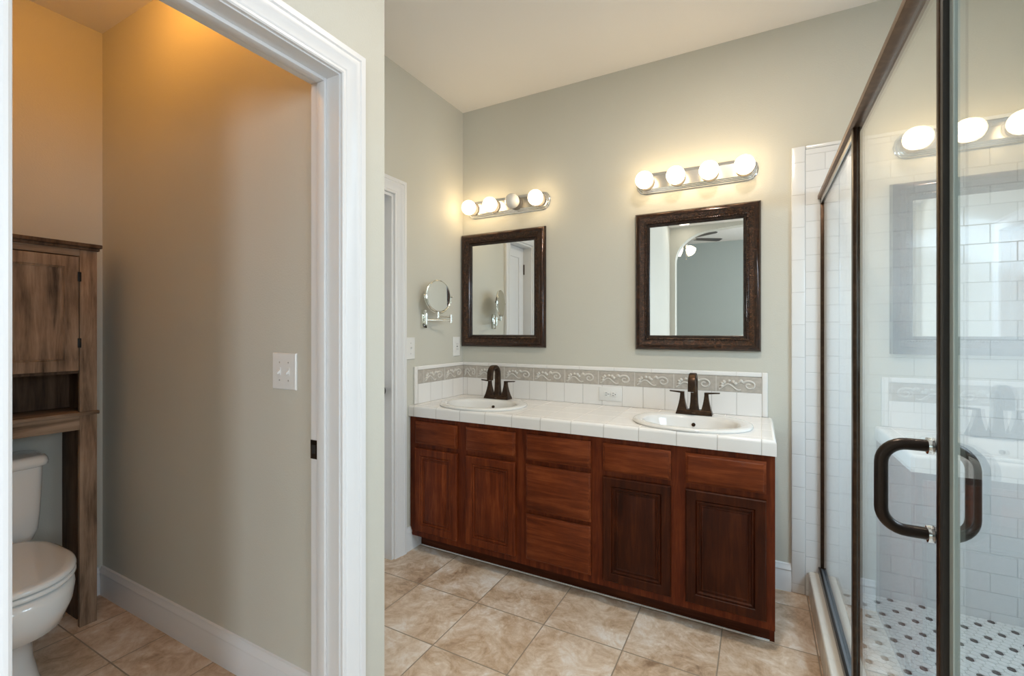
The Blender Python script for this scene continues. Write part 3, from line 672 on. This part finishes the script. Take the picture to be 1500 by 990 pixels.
# ------------------------------------------------------------------ over-toilet cabinet
EY0, EY1, EXF, EXB = .245, .908, -2.530, -2.765
et = thing('over_toilet_cabinet', (-2.65, (EY0+EY1)/2, 0), 'rustic brown wooden cabinet standing over the toilet', 'cabinet')
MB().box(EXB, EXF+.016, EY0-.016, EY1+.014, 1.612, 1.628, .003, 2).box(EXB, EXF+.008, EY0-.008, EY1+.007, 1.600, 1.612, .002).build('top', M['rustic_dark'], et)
for y0, y1 in ((EY0, EY0+.058), (EY1-.058, EY1)): MB().box(EXF-.018, EXF, y0, y1, .912, 1.600, .0015).build('stile', M['rustic_v'], et)
MB().box(EXF-.018, EXF, EY0+.058, EY1-.058, 1.572, 1.600, .001).build('top_rail', M['rustic_y'], et)
MB().box(EXB, EXF+.006, EY0-.006, EY1+.007, .897, .912, .002).build('shelf', M['rustic_y'], et)
MB().box(EXF-.018, EXF, EY0+.058, EY1-.058, .838, .897, .001).build('apron', M['rustic_y'], et)
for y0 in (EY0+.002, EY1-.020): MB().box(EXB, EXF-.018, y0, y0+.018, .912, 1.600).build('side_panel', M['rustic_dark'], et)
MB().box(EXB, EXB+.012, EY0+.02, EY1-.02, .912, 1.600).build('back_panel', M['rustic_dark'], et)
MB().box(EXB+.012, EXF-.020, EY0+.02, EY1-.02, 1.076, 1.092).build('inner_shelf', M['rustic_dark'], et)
for y0 in (EY0, EY1-.058):
    MB().box(EXF-.020, EXF, y0, y0+.058, 0, .897, .0015).build('leg', M['rustic_v'], et)
for y0 in (EY0+.006, EY1-.040):
    MB().box(EXB, EXB+.150, y0, y0+.030, 0, .897, .0015).build('leg', M['rustic_dark'], et)
P = lambda a, b_, d: (EXF-.014+d, a, b_)
ymid = (EY0+EY1)/2
for y0, y1, hs in ((EY0+.061, ymid-.0015, 0), (ymid+.0015, EY1-.061, 1)):
    d_ = rings(MB(), P, y0, y1, 1.088, 1.568, [(0, 0), (0, .015), (.002, .017), (.044, .017), (.047, .014), (.050, .016), (.053, .012), (.056, .011)]).build('door', M['rustic_v'], et)
    yh = y1 if hs else y0
    for z in (1.205, 1.485): MB().box(EXF, EXF+.006, yh-.005, yh+.007, z-.020, z+.020, .0015).build('hinge', M['blackmetal'], d_)
    yk = y0+.022 if hs else y1-.022
    MB().lathe([(.008, 0), (.006, .010), (.012, .018), (.011, .026), (.004, .029)], (EXF+.003, yk, 1.20), 'x', 16).build('knob', M['blackmetal'], d_)

# ------------------------------------------------------------------ lamps of the toilet room, ceiling and bedroom
tl = thing('ceiling_lamp', (-1.90, .62, 2.685), 'amber drum ceiling lamp of the toilet room above the doorway', 'lamp')
MB().lathe([(.07, 0), (.075, -.018), (.03, -.022), (.02, -.040), (.125, -.042), (.125, -.050), (.118, -.050)], (-1.90, .62, 2.685), 'z', 36).build('lamp_base', M['blackmetal'], tl)
MB().lathe([(.118, -.050), (.118, -.150)], (-1.90, .62, 2.685), 'z', 36, False, False).build('lamp_shade', M['toilet_lamp'], tl)
MB().lathe([(.124, -.150), (.126, -.158), (.122, -.163), (.01, -.165)], (-1.90, .62, 2.685), 'z', 36).build('light_shield_plate', M['blackmetal'], tl)  # unseen opaque plate, added to keep the lamp's light off the floor
def downlight(x, y, power, label):
    t = thing('downlight', (x, y, ZC), label, 'light', 'recessed ceiling lights')
    MB().lathe([(.075, -.0005), (.095, -.0005), (.096, -.004), (.088, -.009), (.075, -.006)], (x, y, ZC), 'z', 32, False, False).build('trim_ring', M['trim'], t)
    MB().lathe([(.076, -.001), (.076, -.004), (.002, -.005)], (x, y, ZC), 'z', 32).build('lens', M['downlight'], t)
    l = area('downlight_lamp', (x, y, ZC-.012), (0, 0, 0), .14, .14, power, (1., .87, .73)); l.data.shape = 'DISK'
downlight(-.90, -1.48, .4, 'small glowing ceiling downlight reflected above the arch')
downlight(-.08, 1.50, 16, 'unseen downlight added to brighten the counter and the floor in front of the vanity')  # unseen lamp, added to light counter and floor from above
FX, FY, FZ = -1.13, -3.25, 2.87
fan = thing('ceiling_fan', (FX, FY, 3.2), 'ceiling fan with dark blades and lit glass shades reflected in the right mirror', 'ceiling fan')
MB().lathe([(.065, 0), (.06, -.04), (.02, -.06)], (FX, FY, 3.2), 'z').tube([(FX, FY, 3.15), (FX, FY, 3.0)], .012).build('downrod', M['fan_metal'], fan)
MB().lathe([(.03, .09), (.09, .07), (.11, .02), (.11, -.02), (.08, -.05), (.05, -.07), (.05, -.11), (.065, -.12), (.06, -.15), (.01, -.16)], (FX, FY, FZ), 'z').build('motor', M['fan_metal'], fan)
for k in range(5):
    a = math.radians(38)+2*PI*k/5; u = Vector((math.cos(a), math.sin(a), 0)); v_ = Vector((-u.y, u.x, .14)).normalized(); c0 = Vector((FX, FY, FZ-.01))
    L = lambda r, hw, dz: [c0+u*r+v_*s*hw+Vector((0, 0, dz)) for s in (-1, -.5, .5, 1)]
    bm_ = MB()
    for (r0, h0), (r1, h1) in (((.19, .05), (.62, .072)), ((.62, .072), (.66, .05))):
        bm_.loft([[*L(r0, h0, .004), *L(r0, h0, -.004)[::-1]], [*L(r1, h1, .004), *L(r1, h1, -.004)[::-1]]])
    bo = bm_.build('blade', M['fan_wood'], fan)
    MB().tube([c0+u*.09, c0+u*.21], .012, 8).build('blade_iron', M['fan_metal'], bo)
for k in range(4):
    a = math.radians(35)+2*PI*k/4; u = Vector((math.cos(a), math.sin(a), 0)); c0 = Vector((FX, FY, FZ-.14)); ax = (u*.75-Vector((0, 0, .66))).normalized()
    s1_ = ax.cross(Vector((0, 0, 1))).normalized(); s2_ = ax.cross(s1_)
    MB().loft([[c0+u*.05+ax*h+(s1_*math.cos(2*PI*j/20)+s2_*math.sin(2*PI*j/20))*r for j in range(20)] for r, h in ((.022, .03), (.045, .05), (.060, .09), (.066, .13), (.072, .155), (.01, .14))]).build('lamp_shade', M['fan_shade'], fan)
MB().tube([(FX+.03, FY+.02, FZ-.16), (FX+.03, FY+.02, FZ-.36)], .003, 6).sphere((FX+.03, FY+.02, FZ-.37), .010, 10).build('pull_chain', M['fan_metal'], fan)
